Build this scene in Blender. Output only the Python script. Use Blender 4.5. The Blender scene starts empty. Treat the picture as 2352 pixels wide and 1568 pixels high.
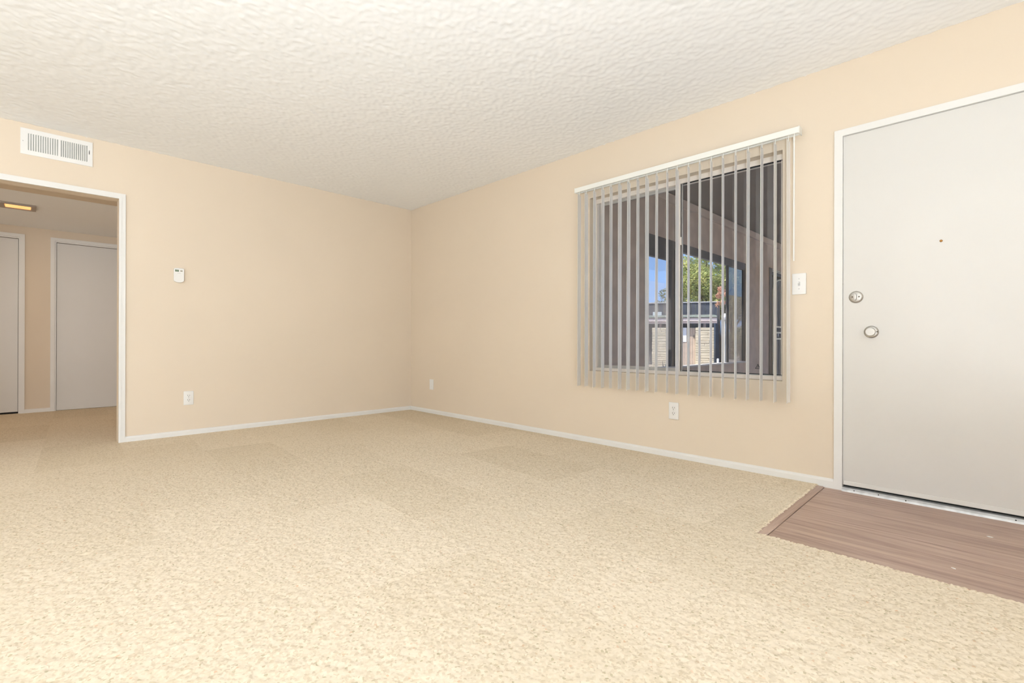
import bpy, bmesh, math, random
import numpy as np
from mathutils import Vector, Matrix

random.seed(7)
scene = bpy.context.scene
C = scene.collection
PI = math.pi

# ------------------------------------------------------------------ camera
cam_d = bpy.data.cameras.new('camera')
cam = bpy.data.objects.new('camera', cam_d)
C.objects.link(cam)
scene.camera = cam
YAW, PITCH, ROLL, FPX = 0.78768, 0.00069, 0.00252, 1108.04
_f = Vector((-math.sin(YAW) * math.cos(PITCH), math.cos(YAW) * math.cos(PITCH), math.sin(PITCH)))
_r = Vector((math.cos(YAW), math.sin(YAW), 0))
_u = _r.cross(_f)
_c, _s = math.cos(ROLL), math.sin(ROLL)
_r2, _u2 = _r * _c + _u * _s, -_r * _s + _u * _c
_m = Matrix((_r2, _u2, -_f)).transposed().to_4x4()
_m.translation = Vector((5.0354, -3.2754, 0.8418))
cam.matrix_world = _m
cam_d.sensor_width = 36.0
cam_d.lens = 36.0 * FPX / 2352.0
cam_d.shift_y = -1.25 / 2352.0
cam_d.clip_start = 0.05
cam_d.clip_end = 300

# ------------------------------------------------------------------ world, sun, large lights, exposure
world = bpy.data.worlds.new('sky_world')
scene.world = world
world.use_nodes = True
wn = world.node_tree.nodes
wl = world.node_tree.links
tc = wn.new('ShaderNodeTexCoord')
sp = wn.new('ShaderNodeSeparateXYZ')
sky = wn.new('ShaderNodeValToRGB')      # clear blue sky, paler towards the horizon
sky.color_ramp.elements[0].position = 0.0
sky.color_ramp.elements[0].color = (0.36, 0.56, 0.93, 1)
sky.color_ramp.elements[1].position = 0.75
sky.color_ramp.elements[1].color = (0.13, 0.30, 0.72, 1)
wl.new(tc.outputs['Generated'], sp.inputs[0])
wl.new(sp.outputs['Z'], sky.inputs['Fac'])
wn['Background'].inputs['Strength'].default_value = 1.3
wl.new(sky.outputs['Color'], wn['Background'].inputs['Color'])

sun_d = bpy.data.lights.new('sun', 'SUN')
sun_d.energy = 7.0
sun_d.angle = math.radians(0.55)
sun_d.color = (1.0, 0.95, 0.86)
sun = bpy.data.objects.new('sun', sun_d)
C.objects.link(sun)
to_sun = Vector((-0.42, -0.62, 0.80)).normalized()
sun.rotation_euler = to_sun.to_track_quat('Z', 'Y').to_euler()


def area(name, loc, target, size, size_y, energy, color=(1, 1, 1), spread=180):
    d = bpy.data.lights.new(name, 'AREA')
    d.shape = 'RECTANGLE'
    d.size, d.size_y = size, size_y
    d.energy = energy
    d.color = color
    d.spread = math.radians(spread)
    o = bpy.data.objects.new(name, d)
    C.objects.link(o)
    o.location = loc
    o.rotation_euler = (Vector(target) - Vector(loc)).to_track_quat('-Z', 'Y').to_euler()
    return o


# added fill lights out of view behind the camera, brightening the room
FILL_TINT = (0.825, 0.90, 1.0)
area('fill_side', (7.92, -5.4, 1.15), (0, -5.4, 1.15), 3.6, 2.0, 92, FILL_TINT, 112)
area('fill_back', (3.75, -7.42, 0.9), (3.75, 0, 1.2), 2.7, 1.5, 58, FILL_TINT)
# the photographer's flash, bounced off the ceiling behind the camera
area('bounce_flash', (5.65, -4.1, 0.4), (5.65, -4.09, 2.44), 0.5, 0.5, 184, (0.77, 0.878, 1.0))
# daylight from the open room at the far end of the hall
area('daylight_hall', (-1.5, -4.83, 1.15), (-1.5, 0, 1.15), 1.8, 1.9, 5.5, (1.0, 0.86, 0.70))

scene.cycles.use_light_tree = False
scene.cycles.max_bounces = 6
scene.cycles.diffuse_bounces = 4
scene.cycles.adaptive_threshold = 0.04
scene.view_settings.view_transform = 'Standard'
scene.view_settings.look = 'None'
scene.view_settings.exposure = 0.09
scene.view_settings.gamma = 1.0
scene.view_settings.use_curve_mapping = False


# ------------------------------------------------------------------ materials
def srgb(r, g, b):
    def f(v):
        v /= 255.0
        return v / 12.92 if v <= 0.04045 else ((v + 0.055) / 1.055) ** 2.4
    return (f(r), f(g), f(b), 1.0)


class Mat:
    def __init__(self, name, col=(0.8, 0.8, 0.8, 1), rough=0.6, metal=0.0, spec=0.4):
        self.m = bpy.data.materials.new(name)
        self.m.use_nodes = True
        self.t = self.m.node_tree
        self.b = self.t.nodes['Principled BSDF']
        self.b.inputs['Base Color'].default_value = col
        self.b.inputs['Roughness'].default_value = rough
        self.b.inputs['Metallic'].default_value = metal
        self.b.inputs['Specular IOR Level'].default_value = spec
        self._co = None

    def n(self, kind, **kw):
        nd = self.t.nodes.new(kind)
        for k, v in kw.items():
            if k in nd.inputs:
                nd.inputs[k].default_value = v
            else:
                setattr(nd, k, v)
        return nd

    def l(self, a, b):
        self.t.links.new(a, b)

    def coord(self, scale=(1, 1, 1), rot=(0, 0, 0), kind='Position'):
        if kind == 'Position':
            g = self.n('ShaderNodeNewGeometry').outputs['Position']
        else:
            g = self.n('ShaderNodeTexCoord').outputs['Object']
        mp = self.n('ShaderNodeMapping')
        mp.inputs['Scale'].default_value = scale
        mp.inputs['Rotation'].default_value = rot
        self.l(g, mp.inputs['Vector'])
        return mp.outputs['Vector']

    def noise(self, vec, scale, detail=3, rough=0.55, dist=0.0):
        nd = self.n('ShaderNodeTexNoise')
        nd.inputs['Scale'].default_value = scale
        nd.inputs['Detail'].default_value = detail
        nd.inputs['Roughness'].default_value = rough
        nd.inputs['Distortion'].default_value = dist
        self.l(vec, nd.inputs['Vector'])
        return nd.outputs['Fac']

    def ramp(self, fac, stops):
        r = self.n('ShaderNodeValToRGB')
        cr = r.color_ramp
        while len(cr.elements) > 1:
            cr.elements.remove(cr.elements[0])
        cr.elements[0].position = stops[0][0]
        cr.elements[0].color = stops[0][1]
        for p, c in stops[1:]:
            e = cr.elements.new(p)
            e.color = c
        self.l(fac, r.inputs['Fac'])
        return r.outputs['Color']

    def mix(self, fac, a, b, mode='MIX'):
        x = self.n('ShaderNodeMix', data_type='RGBA', blend_type=mode)
        for sock, v in ((x.inputs[0], fac), (x.inputs[6], a), (x.inputs[7], b)):
            if hasattr(v, 'is_output'):
                self.l(v, sock)
            else:
                sock.default_value = v
        return x.outputs[2]

    def color(self, sock):
        self.l(sock, self.b.inputs['Base Color'])

    def bump(self, height, strength=0.3, dist=0.01):
        bn = self.n('ShaderNodeBump')
        bn.inputs['Strength'].default_value = strength
        bn.inputs['Distance'].default_value = dist
        self.l(height, bn.inputs['Height'])
        self.l(bn.outputs['Normal'], self.b.inputs['Normal'])


def math_node(M, op, a, b=None):
    nd = M.n('ShaderNodeMath', operation=op)
    for i, v in enumerate((a, b)):
        if v is None:
            continue
        if hasattr(v, 'is_output'):
            M.l(v, nd.inputs[i])
        else:
            nd.inputs[i].default_value = v
    return nd.outputs[0]


def soft(name, col, rough=0.6, var=0.03, scale=6.0, bump=0.0, bscale=200, spec=0.4, metal=0.0, bdist=0.001):
    """painted or plain surface: a colour with slight mottling and optional fine grain"""
    M = Mat(name, col, rough, metal, spec)
    v = M.coord()
    n = M.noise(v, scale, 1)
    a = tuple(max(0, c * (1 - var)) for c in col[:3]) + (1,)
    b = tuple(min(1, c * (1 + var)) for c in col[:3]) + (1,)
    M.color(M.ramp(n, [(0.3, a), (0.7, b)]))
    if bump:
        M.bump(M.noise(v, bscale, 3), bump, bdist)
    return M.m


MAT = {}
MAT['wall'] = soft('beige_wall_paint', (0.775, 0.660, 0.522, 1), 0.8, 0.012, 1.2, 0.0, 260, 0.0)
MAT['white_trim'] = soft('white_trim_paint', (0.81, 0.79, 0.75, 1), 0.42, 0.015, 3, 0.0, 120, 0.45)
MAT['door'] = soft('white_door_paint', (0.735, 0.708, 0.662, 1), 0.38, 0.012, 2, 0.0, 90, 0.45)
MAT['plastic'] = soft('white_plastic', (0.85, 0.83, 0.79, 1), 0.35, 0.01, 8)
MAT['vane'] = soft('blind_vinyl', (0.92, 0.895, 0.86, 1), 0.45, 0.01, 4)
MAT['rail'] = soft('blind_rail_enamel', (0.88, 0.87, 0.81, 1), 0.35, 0.01, 4)
MAT['frame'] = soft('window_frame_enamel', (0.86, 0.78, 0.69, 1), 0.4, 0.02, 6)
MAT['sash'] = soft('sash_aluminium', (0.52, 0.50, 0.47, 1), 0.4, 0.04, 12, metal=0.4)
MAT['gasket'] = soft('black_gasket', (0.012, 0.012, 0.012, 1), 0.6, 0.1)
MAT['dark'] = soft('dark_hole', (0.03, 0.026, 0.022, 1), 0.8, 0.1)
MAT['slot'] = soft('outlet_slot', (0.16, 0.13, 0.10, 1), 0.7, 0.1)
MAT['nickel'] = soft('satin_nickel', (0.50, 0.48, 0.445, 1), 0.45, 0.03, 30, metal=1.0)
MAT['nickel_dark'] = soft('satin_nickel_dish', (0.30, 0.285, 0.26, 1), 0.5, 0.03, 30, metal=1.0)
MAT['brass'] = soft('brass', (0.45, 0.24, 0.07, 1), 0.35, 0.05, 30, metal=1.0)
MAT['alu'] = soft('threshold_aluminium', (0.60, 0.60, 0.595, 1), 0.42, 0.12, 30, metal=0.35)
MAT['lcd'] = soft('lcd_green', (0.20, 0.25, 0.17, 1), 0.3, 0.03, 60)
MAT['olive'] = soft('olive_button', (0.22, 0.19, 0.11, 1), 0.5, 0.03, 60)
MAT['grey_print'] = soft('grey_print', (0.58, 0.56, 0.54, 1), 0.5, 0.03, 60)
MAT['vent_inside'] = soft('vent_inside_grey', (0.42, 0.43, 0.39, 1), 0.6, 0.05, 20)
MAT['lamp_trim'] = soft('lamp_trim_taupe', (0.40, 0.33, 0.27, 1), 0.5, 0.04, 20)
MAT['stucco'] = soft('taupe_stucco', (0.60, 0.49, 0.405, 1), 0.9, 0.10, 7, 0.0)
MAT['courtyard'] = soft('beige_bounce_stucco', (0.60, 0.49, 0.39, 1), 0.9, 0.06, 2)  # stucco of the added, unseen bounce wall
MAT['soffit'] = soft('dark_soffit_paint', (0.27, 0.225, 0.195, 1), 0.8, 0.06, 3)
MAT['beam'] = soft('beige_fascia_board', (0.66, 0.55, 0.46, 1), 0.7, 0.05, 5)
MAT['bronze'] = soft('dark_bronze_frame', (0.075, 0.07, 0.068, 1), 0.5, 0.1, 12)
MAT['porch_sill'] = soft('pale_porch_sill', (0.62, 0.60, 0.58, 1), 0.6, 0.05, 12)
MAT['cream_tube'] = soft('cream_steel_tube', (0.86, 0.83, 0.66, 1), 0.4, 0.04, 12)
MAT['charcoal'] = soft('charcoal_door', (0.035, 0.034, 0.036, 1), 0.55, 0.1, 8)
MAT['ground'] = soft('grey_concrete_yard', (0.42, 0.37, 0.31, 1), 0.9, 0.12, 1.2)
MAT['stone'] = soft('cream_stone', (0.66, 0.57, 0.42, 1), 0.9, 0.12, 3.0, 0.4, 30, bdist=0.01)
MAT['mortar'] = soft('tan_mortar', (0.40, 0.33, 0.24, 1), 0.95, 0.1, 6)
MAT['gate_wood'] = soft('pinkish_gate_boards', (0.56, 0.45, 0.36, 1), 0.8, 0.08, 5)
MAT['fascia'] = soft('pale_pink_fascia', (0.72, 0.60, 0.56, 1), 0.7, 0.05, 3)
MAT['shingle'] = soft('green_grey_shingle', (0.34, 0.37, 0.31, 1), 0.9, 0.14, 8, 0.4, 50)
MAT['shed_back'] = soft('dark_slate_siding', (0.085, 0.095, 0.115, 1), 0.9, 0.15, 4)
MAT['house'] = soft('grey_house_siding', (0.10, 0.10, 0.105, 1), 0.9, 0.1, 3)
MAT['house_roof'] = soft('tan_house_roof', (0.16, 0.145, 0.125, 1), 0.9, 0.12, 3)
MAT['paper'] = soft('white_paper', (0.86, 0.86, 0.86, 1), 0.7, 0.01)
MAT['globe'] = soft('opal_globe', (0.86, 0.85, 0.83, 1), 0.3, 0.01)
MAT['post'] = soft('grey_lamp_post', (0.50, 0.48, 0.44, 1), 0.5, 0.05)
MAT['bark'] = soft('brown_bark', (0.13, 0.10, 0.075, 1), 0.95, 0.2, 9, 0.5, 30)
MAT['sticker'] = soft('black_sticker', (0.015, 0.015, 0.015, 1), 0.5, 0.05)
MAT['ac'] = soft('pale_metal_box', (0.62, 0.64, 0.62, 1), 0.5, 0.04)


def leaf_mat(name, stops, scale=2.2):
    M = Mat(name, (0.2, 0.3, 0.1, 1), 0.55, 0, 0.35)
    v = M.coord()
    n = M.noise(v, scale, 3, 0.7)
    M.color(M.ramp(n, stops))
    M.b.inputs['Transmission Weight'].default_value = 0.0
    # a little light passes through the blades
    tr = M.n('ShaderNodeBsdfTranslucent')
    tr.inputs['Color'].default_value = stops[-1][1]
    mx = M.n('ShaderNodeMixShader')
    mx.inputs[0].default_value = 0.25
    out = M.t.nodes['Material Output']
    M.l(M.b.outputs[0], mx.inputs[1])
    M.l(tr.outputs[0], mx.inputs[2])
    M.l(mx.outputs[0], out.inputs['Surface'])
    return M.m


MAT['leaf'] = leaf_mat('yellow_green_leaf', [(0.32, (0.12, 0.20, 0.05, 1)), (0.5, (0.40, 0.45, 0.14, 1)), (0.66, (0.68, 0.62, 0.24, 1))])
MAT['leaf2'] = leaf_mat('olive_leaf', [(0.3, (0.10, 0.14, 0.05, 1)), (0.7, (0.24, 0.25, 0.10, 1))])
MAT['orange_leaf'] = leaf_mat('orange_pink_leaf', [(0.3, (0.55, 0.30, 0.16, 1)), (0.7, (0.82, 0.50, 0.36, 1))], 14)
MAT['dark_leaf'] = leaf_mat('dark_glossy_leaf', [(0.3, (0.03, 0.05, 0.05, 1)), (0.6, (0.06, 0.09, 0.09, 1)), (0.75, (0.20, 0.24, 0.26, 1))], 6)


def glass(name, tint=(0.97, 0.98, 0.98, 1), ior=1.5):
    M = Mat(name)
    t = M.t
    tr = M.n('ShaderNodeBsdfTransparent')
    tr.inputs['Color'].default_value = tint
    gl = M.n('ShaderNodeBsdfGlossy')
    gl.inputs['Roughness'].default_value = 0.0
    n = M.noise(M.coord(), 3, 1)
    gl_c = M.ramp(n, [(0.0, (0.93, 0.95, 0.95, 1)), (1.0, (1, 1, 1, 1))])
    M.l(gl_c, gl.inputs['Color'])
    fr = M.n('ShaderNodeFresnel')
    # the pane is a thin slab without bending, so both faces reflect alike
    bf = M.n('ShaderNodeNewGeometry').outputs['Backfacing']
    mr = M.n('ShaderNodeMapRange')
    mr.inputs['To Min'].default_value = ior
    mr.inputs['To Max'].default_value = 1.0 / ior
    M.l(bf, mr.inputs['Value'])
    M.l(mr.outputs[0], fr.inputs['IOR'])
    mx = M.n('ShaderNodeMixShader')
    M.l(fr.outputs[0], mx.inputs[0])
    M.l(tr.outputs[0], mx.inputs[1])
    M.l(gl.outputs[0], mx.inputs[2])
    M.l(mx.outputs[0], t.nodes['Material Output'].inputs['Surface'])
    return M.m


MAT['glass'] = glass('window_glass', (0.955, 0.957, 0.955, 1))
MAT['glass_tint'] = glass('smoked_glass', (0.60, 0.60, 0.61, 1))
MAT['glass_clear'] = glass('porch_glass', (0.92, 0.93, 0.95, 1))


def ceiling_mat():
    M = Mat('popcorn_ceiling', (0.87, 0.855, 0.83, 1), 0.9, 0, 0.0)
    M.color(M.ramp(M.noise(M.coord(), 0.9, 0), [(0.3, (0.93, 0.928, 0.92, 1)), (0.7, (0.945, 0.943, 0.937, 1))]))
    return M.m


MAT['ceiling'] = ceiling_mat()


def carpet_mat():
    M = Mat('beige_carpet', (0.7, 0.58, 0.42, 1), 0.95, 0, 0.0)
    v = M.coord()
    vo = M.n('ShaderNodeTexVoronoi', feature='F1')
    vo.inputs['Scale'].default_value = 150
    M.l(v, vo.inputs['Vector'])
    sep = M.n('ShaderNodeSeparateColor')
    M.l(vo.outputs['Color'], sep.inputs[0])
    # tuft colours: mostly cream, some tan, a few olive and rust flecks
    tuft = M.ramp(sep.outputs[0], [(0.0, (0.85, 0.74, 0.585, 1)), (0.5, (0.815, 0.695, 0.53, 1)),
                                  (0.82, (0.74, 0.625, 0.465, 1)), (1.0, (0.66, 0.54, 0.385, 1))])
    fleck = M.ramp(sep.outputs[1], [(0.0, (0, 0, 0, 1)), (0.955, (0, 0, 0, 1)), (0.985, (1, 1, 1, 1))])
    fcol = M.ramp(sep.outputs[2], [(0.0, (0.52, 0.44, 0.29, 1)), (0.55, (0.60, 0.50, 0.34, 1)), (0.75, (0.76, 0.53, 0.36, 1)), (1.0, (0.56, 0.46, 0.32, 1))])
    base = M.mix(fleck, tuft, fcol)
    # brushed pile: blocks left by the vacuum cleaner lie one way or the other
    br = M.n('ShaderNodeTexBrick')
    br.inputs['Scale'].default_value = 1.0
    br.inputs['Brick Width'].default_value = 0.92
    br.inputs['Row Height'].default_value = 0.46
    br.inputs['Mortar Size'].default_value = 0.0
    br.inputs['Color1'].default_value = (0.92, 0.91, 0.885, 1)
    br.inputs['Color2'].default_value = (1, 1, 1, 1)
    M.l(M.coord(rot=(0, 0, math.radians(3))), br.inputs['Vector'])
    base = M.mix(1.0, base, br.outputs['Color'], 'MULTIPLY')
    M.color(base)
    return M.m


MAT['carpet'] = carpet_mat()


def wood_mat(name='grey_brown_vinyl_plank', along_y=False):
    M = Mat(name, (0.4, 0.3, 0.24, 1), 0.42, 0, 0.4)
    info = M.n('ShaderNodeObjectInfo')
    g = M.n('ShaderNodeNewGeometry').outputs['Position']
    off = M.n('ShaderNodeVectorMath', operation='ADD')
    cmb = M.n('ShaderNodeCombineXYZ')
    M.l(math_node(M, 'MULTIPLY', info.outputs['Random'], 37.0), cmb.inputs[0])
    M.l(g, off.inputs[0])
    M.l(cmb.outputs[0], off.inputs[1])
    mp = M.n('ShaderNodeMapping')
    mp.inputs['Scale'].default_value = (26, 1.6, 26) if along_y else (1.6, 26, 26)
    M.l(off.outputs[0], mp.inputs['Vector'])
    n1 = M.noise(mp.outputs[0], 1.0, 6, 0.62, 0.8)
    col = M.ramp(n1, [(0.28, srgb(140, 113, 99)), (0.45, srgb(170, 143, 127)), (0.6, srgb(187, 160, 144)), (0.78, srgb(206, 181, 158))])
    mp2 = M.n('ShaderNodeMapping')
    mp2.inputs['Scale'].default_value = (150, 4, 150) if along_y else (4, 150, 150)
    M.l(off.outputs[0], mp2.inputs['Vector'])
    n2 = M.noise(mp2.outputs[0], 1.0, 3)
    col = M.mix(0.35, col, M.ramp(n2, [(0.3, (0.80, 0.78, 0.77, 1)), (0.7, (1.06, 1.05, 1.04, 1))]), 'MULTIPLY')
    M.color(col)
    M.bump(n2, 0.08, 0.002)
    return M.m


MAT['wood'] = wood_mat()
MAT['wood_strip'] = wood_mat('grey_brown_vinyl_strip', True)


def lamp_mat():
    M = Mat('warm_lit_glass', (0.9, 0.6, 0.3, 1), 0.4)
    v = M.coord()
    n = M.noise(v, 7, 2)
    c = M.ramp(n, [(0.3, (1.0, 0.44, 0.12, 1)), (0.7, (1.0, 0.62, 0.26, 1))])
    M.l(c, M.b.inputs['Emission Color'])
    M.b.inputs['Emission Strength'].default_value = 1.05
    return M.m


MAT['lamp'] = lamp_mat()


# ------------------------------------------------------------------ mesh helpers
class MB:
    """collects shapes into one mesh"""

    def __init__(self):
        self.bm = bmesh.new()

    def box(self, x0, x1, y0, y1, z0, z1, bevel=0.0, seg=2):
        m = Matrix.Translation(((x0 + x1) / 2, (y0 + y1) / 2, (z0 + z1) / 2)) @ Matrix.Diagonal((abs(x1 - x0), abs(y1 - y0), abs(z1 - z0), 1))
        r = bmesh.ops.create_cube(self.bm, size=1.0, matrix=m)
        if bevel:
            es = list({e for v in r['verts'] for e in v.link_edges})
            bmesh.ops.bevel(self.bm, geom=es, offset=bevel, segments=seg, affect='EDGES', profile=0.6)
        return self

    def lathe(self, prof, center=(0, 0, 0), axis=(0, 0, 1), seg=24, sx=1.0, sy=1.0):
        """prof: (radius, height) pairs along axis"""
        q = Vector((0, 0, 1)).rotation_difference(Vector(axis))
        rings = []
        for r, h in prof:
            if r < 1e-6:
                rings.append([self.bm.verts.new(Vector(center) + q @ Vector((0, 0, h)))])
            else:
                rings.append([self.bm.verts.new(Vector(center) + q @ Vector((r * sx * math.cos(2 * PI * i / seg), r * sy * math.sin(2 * PI * i / seg), h))) for i in range(seg)])
        for a, b in zip(rings, rings[1:]):
            for i in range(seg):
                j = (i + 1) % seg
                if len(a) == 1 and len(b) == 1:
                    continue
                if len(a) == 1:
                    f = [a[0], b[j], b[i]][::-1]
                elif len(b) == 1:
                    f = [a[i], a[j], b[0]]
                else:
                    f = [a[i], a[j], b[j], b[i]]
                try:
                    self.bm.faces.new(f)
                except ValueError:
                    pass
        for r in (rings[0], rings[-1]):
            if len(r) > 2:
                self.bm.faces.new(r)
        return self

    def tube(self, pts, r, seg=8):
        pts = [Vector(p) for p in pts]
        rings = []
        for i, p in enumerate(pts):
            d = (pts[min(i + 1, len(pts) - 1)] - pts[max(i - 1, 0)]).normalized()
            ref = Vector((0, 0, 1)) if abs(d.z) < 0.9 else Vector((1, 0, 0))
            a = d.cross(ref).normalized()
            b = d.cross(a)
            rr = r[i] if isinstance(r, (list, tuple)) else r
            rings.append([self.bm.verts.new(p + a * rr * math.cos(2 * PI * k / seg) + b * rr * math.sin(2 * PI * k / seg)) for k in range(seg)])
        for a, b in zip(rings, rings[1:]):
            for k in range(seg):
                j = (k + 1) % seg
                self.bm.faces.new([a[k], a[j], b[j], b[k]])
        self.bm.faces.new(rings[0])
        self.bm.faces.new(rings[-1])
        return self

    def prism(self, pts, d0, d1, axis='y'):
        """outline pts (a, b) in the plane across axis, from d0 to d1"""
        def P(a, b, d):
            return {'y': (a, d, b), 'x': (d, a, b), 'z': (a, b, d)}[axis]
        A = [self.bm.verts.new(P(a, b, d0)) for a, b in pts]
        B = [self.bm.verts.new(P(a, b, d1)) for a, b in pts]
        n = len(pts)
        self.bm.faces.new(A)
        self.bm.faces.new(B[::-1])
        for i in range(n):
            j = (i + 1) % n
            self.bm.faces.new([A[i], B[i], B[j], A[j]])
        return self

    def quads(self, verts, faces):
        vs = [self.bm.verts.new(v) for v in verts]
        for f in faces:
            self.bm.faces.new([vs[i] for i in f])
        return self

    def data(self, name, mat, smooth=None):
        bmesh.ops.recalc_face_normals(self.bm, faces=self.bm.faces)
        me = bpy.data.meshes.new(name)
        self.bm.to_mesh(me)
        self.bm.free()
        me.materials.append(mat)
        if smooth is not None:
            me.polygons.foreach_set('use_smooth', [True] * len(me.polygons))
            me.set_sharp_from_angle(angle=math.radians(smooth))
        return me

    def build(self, name, mat, parent=None, smooth=None):
        return link(name, self.data(name, mat, smooth), parent)


def link(name, me, parent=None):
    o = bpy.data.objects.new(name, me)
    C.objects.link(o)
    if parent is not None:
        o.parent = parent
    return o


def tag(o, label=None, cat=None, kind=None, group=None):
    for k, v in (('label', label), ('category', cat), ('kind', kind), ('group', group)):
        if v:
            o[k] = v
    return o


def empty(name, loc=(0, 0, 0), rz=0.0):
    o = bpy.data.objects.new(name, None)
    o.empty_display_size = 0.05
    C.objects.link(o)
    o.location = loc
    o.rotation_euler = (0, 0, rz)
    return o


B = MB

def relief(name, x0, x1, y0, y1, z, step, fn, mat, parent=None):
    """fine grid whose heights come from fn(rng, X, Y)"""
    nx, ny = int(round((x1 - x0) / step)) + 1, int(round((y1 - y0) / step)) + 1
    X, Y = np.meshgrid(np.linspace(x0, x1, nx), np.linspace(y0, y1, ny))
    Z = z + fn(np.random.default_rng(5), X, Y)
    me = bpy.data.meshes.new(name)
    co = np.stack([X, Y, Z], -1).reshape(-1, 3).astype(np.float32)
    a = (np.arange(ny - 1)[:, None] * nx + np.arange(nx - 1)[None, :]).reshape(-1)
    q = np.stack([a, a + 1, a + nx + 1, a + nx], -1).astype(np.int32)
    if mat is MAT['ceiling']:
        q = q[:, ::-1]
    n = len(q)
    me.vertices.add(len(co))
    me.vertices.foreach_set('co', co.ravel())
    me.loops.add(4 * n)
    me.loops.foreach_set('vertex_index', q.ravel())
    me.polygons.add(n)
    me.polygons.foreach_set('loop_start', np.arange(0, 4 * n, 4, dtype=np.int32))
    me.polygons.foreach_set('use_smooth', np.ones(n, dtype=bool))
    me.materials.append(mat)
    me.update(calc_edges=True)
    return link(name, me, parent)


def blur(a, k=1):
    for _ in range(k):
        p = np.pad(a, 1, mode='edge')
        a = (p[:-2, 1:-1] + 2 * p[1:-1, 1:-1] + p[2:, 1:-1]) / 4
        p = np.pad(a, 1, mode='edge')
        a = (p[1:-1, :-2] + 2 * p[1:-1, 1:-1] + p[1:-1, 2:]) / 4
    return a


def popcorn(rng, X, Y):
    a = blur(rng.standard_normal(X.shape), 1) * 0.0022 + blur(rng.standard_normal(X.shape), 3) * 0.0006
    return np.clip(a, -0.006, 0.006) - 0.006


def pile(rng, X, Y):
    a = rng.standard_normal(X.shape) * 0.0011 + blur(rng.standard_normal(X.shape), 2) * 0.0020
    edge = np.minimum.reduce([X - X.min(), X.max() - X, Y - Y.min(), Y.max() - Y])
    return np.clip(a, -0.004, 0.004) * np.clip(edge / 0.06, 0.0, 1.0) + 0.0


# ------------------------------------------------------------------ room shell
H = 2.44
RX, RY = 8.0, -7.5           # far corner of the room behind the camera
HX = -2.77                   # hall far wall
HZ = 2.13                    # hall ceiling
OY0, OY1, OZ = -3.98, -2.775, 1.991   # cased opening in the left wall
WX0, WX1, WZ0, WZ1 = 2.656, 4.104, 0.600, 2.026
DX0, DX1, DZ = 4.408, 5.342, 2.016

m = B()
m.box(-0.12, 0, OY1, 0.15, -0.02, H + 0.05)
m.box(-0.12, 0, RY - 0.15, OY0, -0.02, H + 0.05)
m.box(-0.12, 0, OY0, OY1, OZ, H + 0.05)
tag(m.build('wall_left', MAT['wall']), 'beige wall with the hallway opening, thermostat and air vent', 'wall', 'structure')

m = B()
m.box(0, WX0, 0, 0.15, -0.02, H + 0.05)
m.box(WX0, WX1, 0, 0.15, -0.02, WZ0)
m.box(WX0, WX1, 0, 0.15, WZ1, H + 0.05)
m.box(WX1, DX0, 0, 0.15, -0.02, H + 0.05)
m.box(DX0, DX1, 0, 0.15, DZ, H + 0.05)
m.box(DX1, RX + 0.15, 0, 0.15, -0.02, H + 0.05)
tag(m.build('wall_right', MAT['wall']), 'beige wall holding the window and the front door', 'wall', 'structure')

m = B()
m.box(-0.12, RX + 0.15, RY - 0.15, RY, -0.02, H + 0.05)
tag(m.build('wall_back', MAT['wall']), 'beige back wall of the living room', 'wall', 'structure')
m = B()
m.box(RX, RX + 0.15, RY, 0, -0.02, H + 0.05)
tag(m.build('wall_side', MAT['wall']), 'beige side wall beyond the front door', 'wall', 'structure')

# ceiling: slab with a ragged sprayed edge where it meets the painted walls
m = B()
m.box(-0.12, RX + 0.15, RY - 0.15, 0.15, H, H + 0.12)
ceil = tag(m.build('ceiling', MAT['ceiling']), 'white sprayed popcorn ceiling of the living room', 'ceiling', 'structure')


relief('sprayed_relief', 0.001, 5.6, -4.6, -0.001, H, 0.0095, popcorn, MAT['ceiling'], ceil)


def ragged_edge(p0, p1, nrm, name, parent):
    p0, p1, nrm = Vector(p0), Vector(p1), Vector(nrm)
    L = (p1 - p0).length
    n = int(L / 0.011)
    vs, fs = [], []
    prev = 0.0
    for i in range(n + 1):
        p = p0.lerp(p1, i / n)
        prev = 0.55 * prev + 0.45 * random.random()
        d = 0.002 + 0.009 * max(0.0, prev - 0.22) + (0.004 if random.random() < 0.04 else 0)
        w = 0.006 + 0.006 * random.random()
        vs += [p + Vector((0, 0, -d)) + nrm * 0.0005, p + Vector((0, 0, -d * 0.6)) + nrm * w, p + nrm * (w + 0.010) + Vector((0, 0, 0.001)), p + Vector((0, 0, 0.001))]
        if i:
            a = 4 * (i - 1)
            b = 4 * i
            for k in range(4):
                j = (k + 1) % 4
                fs.append((a + k, a + j, b + j, b + k))
    q = B().quads(vs, fs)
    return q.build(name, MAT['ceiling'], parent, 60)


ragged_edge((0, 0, H), (RX, 0, H), (0, -1, 0), 'sprayed_edge', ceil)
ragged_edge((0, 0, H), (0, RY, H), (1, 0, 0), 'sprayed_edge', ceil)

# floor: carpet with a ragged cut edge at the entry, planks, transition strip
CE_X, CE_Y, CT = 4.296, -1.028, 0.010
NX0, NX1, NY0 = 1.3, 5.25, -3.4      # patch nearest the camera, built with its pile


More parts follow.
